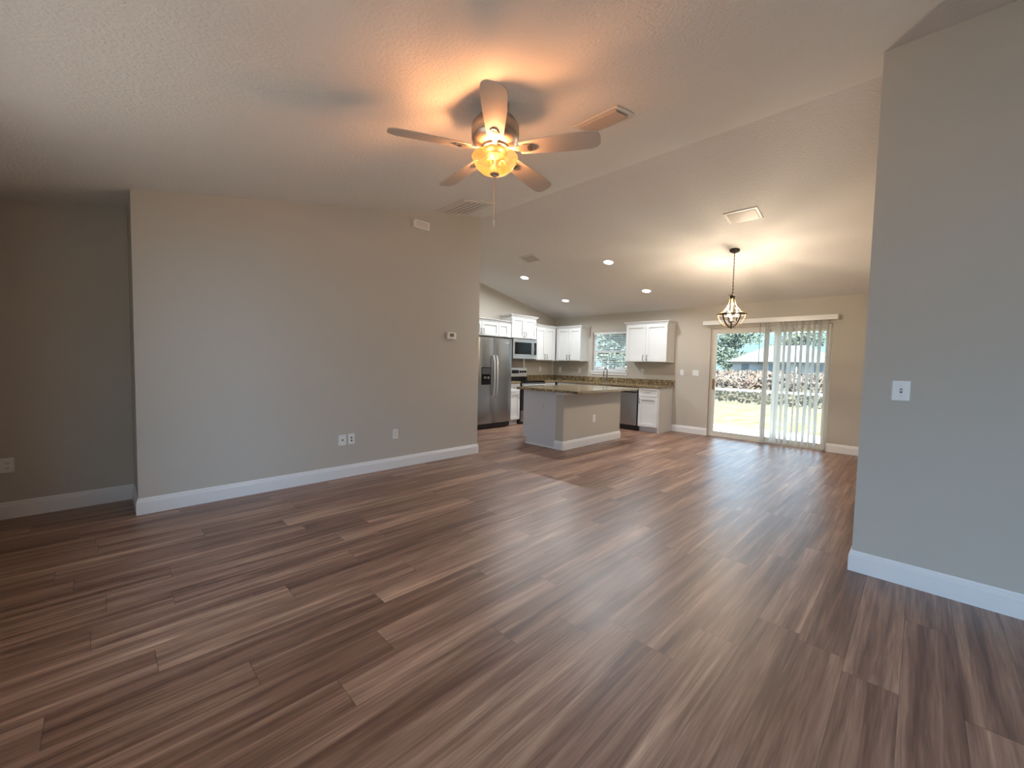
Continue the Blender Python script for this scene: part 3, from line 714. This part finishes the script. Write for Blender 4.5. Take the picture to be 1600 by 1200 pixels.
# ------------------------------------------------------------------ outside
def flat(name, x0, x1, y0_, y1_, z0_, z1_, m_): return MB().box(x0, x1, y0_, y1_, z0_, z1_).build(name, m_)
struct(flat('patio_slab', -9, 3, 8.26, 10.15, -.16, -.04, 'concrete'))
struct(flat('lawn', -60, 30, 10.15, 17.8, -.5, -.10, 'lawn'))
struct(flat('dry_field', -120, 60, 17.8, 25.5, -.5, -.09, 'dryfield'))
struct(flat('sand_road', -120, 60, 25.5, 28.8, -.5, -.07, 'sand'))
struct(flat('far_ground', -220, 90, 28.8, 160, -.5, -.10, 'dryfield'))
struct(flat('front_yard', -25, 25, -30, -6.5, -.5, -.15, 'lawn'))
struct(flat('added_sky_blocker', -7, -1.15, -2.3, -.78, 2.32, 2.42, 'trim'))  # unseen slab added to keep blue sky out of the left front opening
struct(flat('added_bounce_ground', -12, 12, -6.5, -.95, -.5, -.15, 'bounce_grey'))  # unseen ground strip added to bounce sunlight up through the front openings
def leaves(mb, cx, cy, cz, rx, ry, rz, n, s0, s1):
    for _ in range(n):
        while True:
            a, b, c = (random.uniform(-1, 1) for _ in range(3))
            if a*a+b*b+c*c <= 1: break
        p = Vector((cx+a*rx, cy+b*ry, cz+c*rz)); s = random.uniform(s0, s1)
        d1_ = Vector((random.uniform(-1, 1), random.uniform(-1, 1), random.uniform(-1, 1))).normalized(); d2_ = d1_.orthogonal().normalized()
        mb.add([p-d1_*s, p+d2_*s*.5, p+d1_*s, p-d2_*s*.5], [(0, 1, 2, 3)])
mb = MB()
for _ in range(15000):
    y = 29.5+24*random.random()**1.5; x = random.uniform(-.62*y-4, -.07*y+2); z = -.1+(1.0+.012*(y-30))*random.random()**.7*(.75+.25*math.sin(x*1.3)*math.sin(y*.9+x*.4)); s_ = random.uniform(.10, .22)
    d1_ = Vector((random.uniform(-1, 1), random.uniform(-1, 1), random.uniform(-.3, 1.4))).normalized(); d2_ = d1_.orthogonal().normalized(); p = Vector((x, y, z))
    mb.add([p-d1_*s_, p+d2_*s_*.45, p+d1_*s_, p-d2_*s_*.45], [(0, 1, 2, 3)])
tag(mb.build('dry_brush', 'brush'), 'reddish tan weeds growing beyond the pale sand road', 'weeds', kind='stuff')
mb = MB()
for _ in range(5000):
    y = random.uniform(17.8, 25); x = random.uniform(-.62*y-3, -.07*y+2); h = random.uniform(.04, .14); a = random.uniform(0, math.pi); dx, dy = .035*math.cos(a), .035*math.sin(a)
    mb.add([(x-dx, y-dy, -.1), (x+dx, y+dy, -.1), (x+dx*2, y+dy, h-.1), (x-dx*2, y-dy, h-.12)], [(0, 1, 2, 3)])
tag(mb.build('weed_tufts', 'dryfield'), 'low dry weed tufts between lawn and sand road', 'weeds', kind='stuff')
# the house across the road
hs = thing('house', 'low pale house with grey-blue hip roof across the road', 'house', (-16, 75, -.1))
MB().box(-6.6, 6.6, 0, 9, 0, 2.35).build('walls', 'stucco', hs)
mb = MB(); e0 = -.7
mb.add([(-7.4, e0, 2.35), (7.4, e0, 2.35), (7.4, 9.7, 2.35), (-7.4, 9.7, 2.35), (-2.6, 4.5, 5.15), (2.8, 4.5, 5.15)], [(0, 1, 5, 4), (1, 2, 5), (2, 3, 4, 5), (3, 0, 4), (0, 3, 2, 1)])
mb.add([(-2.2, -2.2, 2.35), (3.2, -2.2, 2.35), (3.2, 3, 2.35), (-2.2, 3, 2.35), (.5, 1.0, 4.0), (.5, 3.0, 4.0)], [(0, 1, 4), (1, 2, 5, 4), (3, 0, 4, 5), (2, 3, 5), (0, 3, 2, 1)])
mb.build('roof', 'roofing', hs)
for x in (-5.2, 4.6): MB().box(x, x+1.1, -.03, 0, .9, 2.0).build('window', 'housewin', hs)
MB().box(-1.6, 2.6, -1.6, -.01, 0, 2.3).build('garage_bay', 'stucco', hs)
MB().box(-.9, 1.9, -1.64, -1.6, 0, 2.0).build('garage_door', 'housewin', hs)
specs = [(-49, 66, 9, 5.6), (-37, 62, 10, 5.4), (-27.5, 57, 9.0, 4.8), (-28.5, 92, 11, 6.0), (-19.5, 104, 11, 6.4), (-10, 116, 10.5, 6.0), (-4.5, 98, 8.0, 5.0), (-1.5, 78, 6.2, 4.2), (-61, 70, 9, 5.5)]
tl = ['leafy tree in the left half of the kitchen window view', 'tall leafy tree in the right half of the kitchen window view', 'big leafy tree left of the far house, seen through the sliding door', 'grey-green tree rising above the left slope of the far house roof',
      'tree behind the ridge of the far house roof', 'tree behind the middle of the far house, seen through the blind', 'tree behind the right end of the far house', 'small tree at the right edge of the sliding door view', 'leafy tree at the far left edge of the kitchen window view']
for (x, y, h, r_), lab in zip(specs, tl):
    t = thing('tree', lab, 'tree', (x, y, -.1), group='trees across the road')
    MB().tube([(0, 0, 0), (.1, 0, h*.3), (-.1, .1, h*.62)], [.28, .22, .10], 8).build('trunk', 'bark', t, smooth=True)
    mb = MB()
    for k in range(14):
        a = k*2.4; q = (.15+.55*((k*.37) % 1))*r_
        leaves(mb, q*math.cos(a), q*math.sin(a), h*(.20+.62*((k*.61) % 1)), r_*.45, r_*.45, h*.2, 300, .16, .40)
    mb.build('foliage', 'foliage', t)
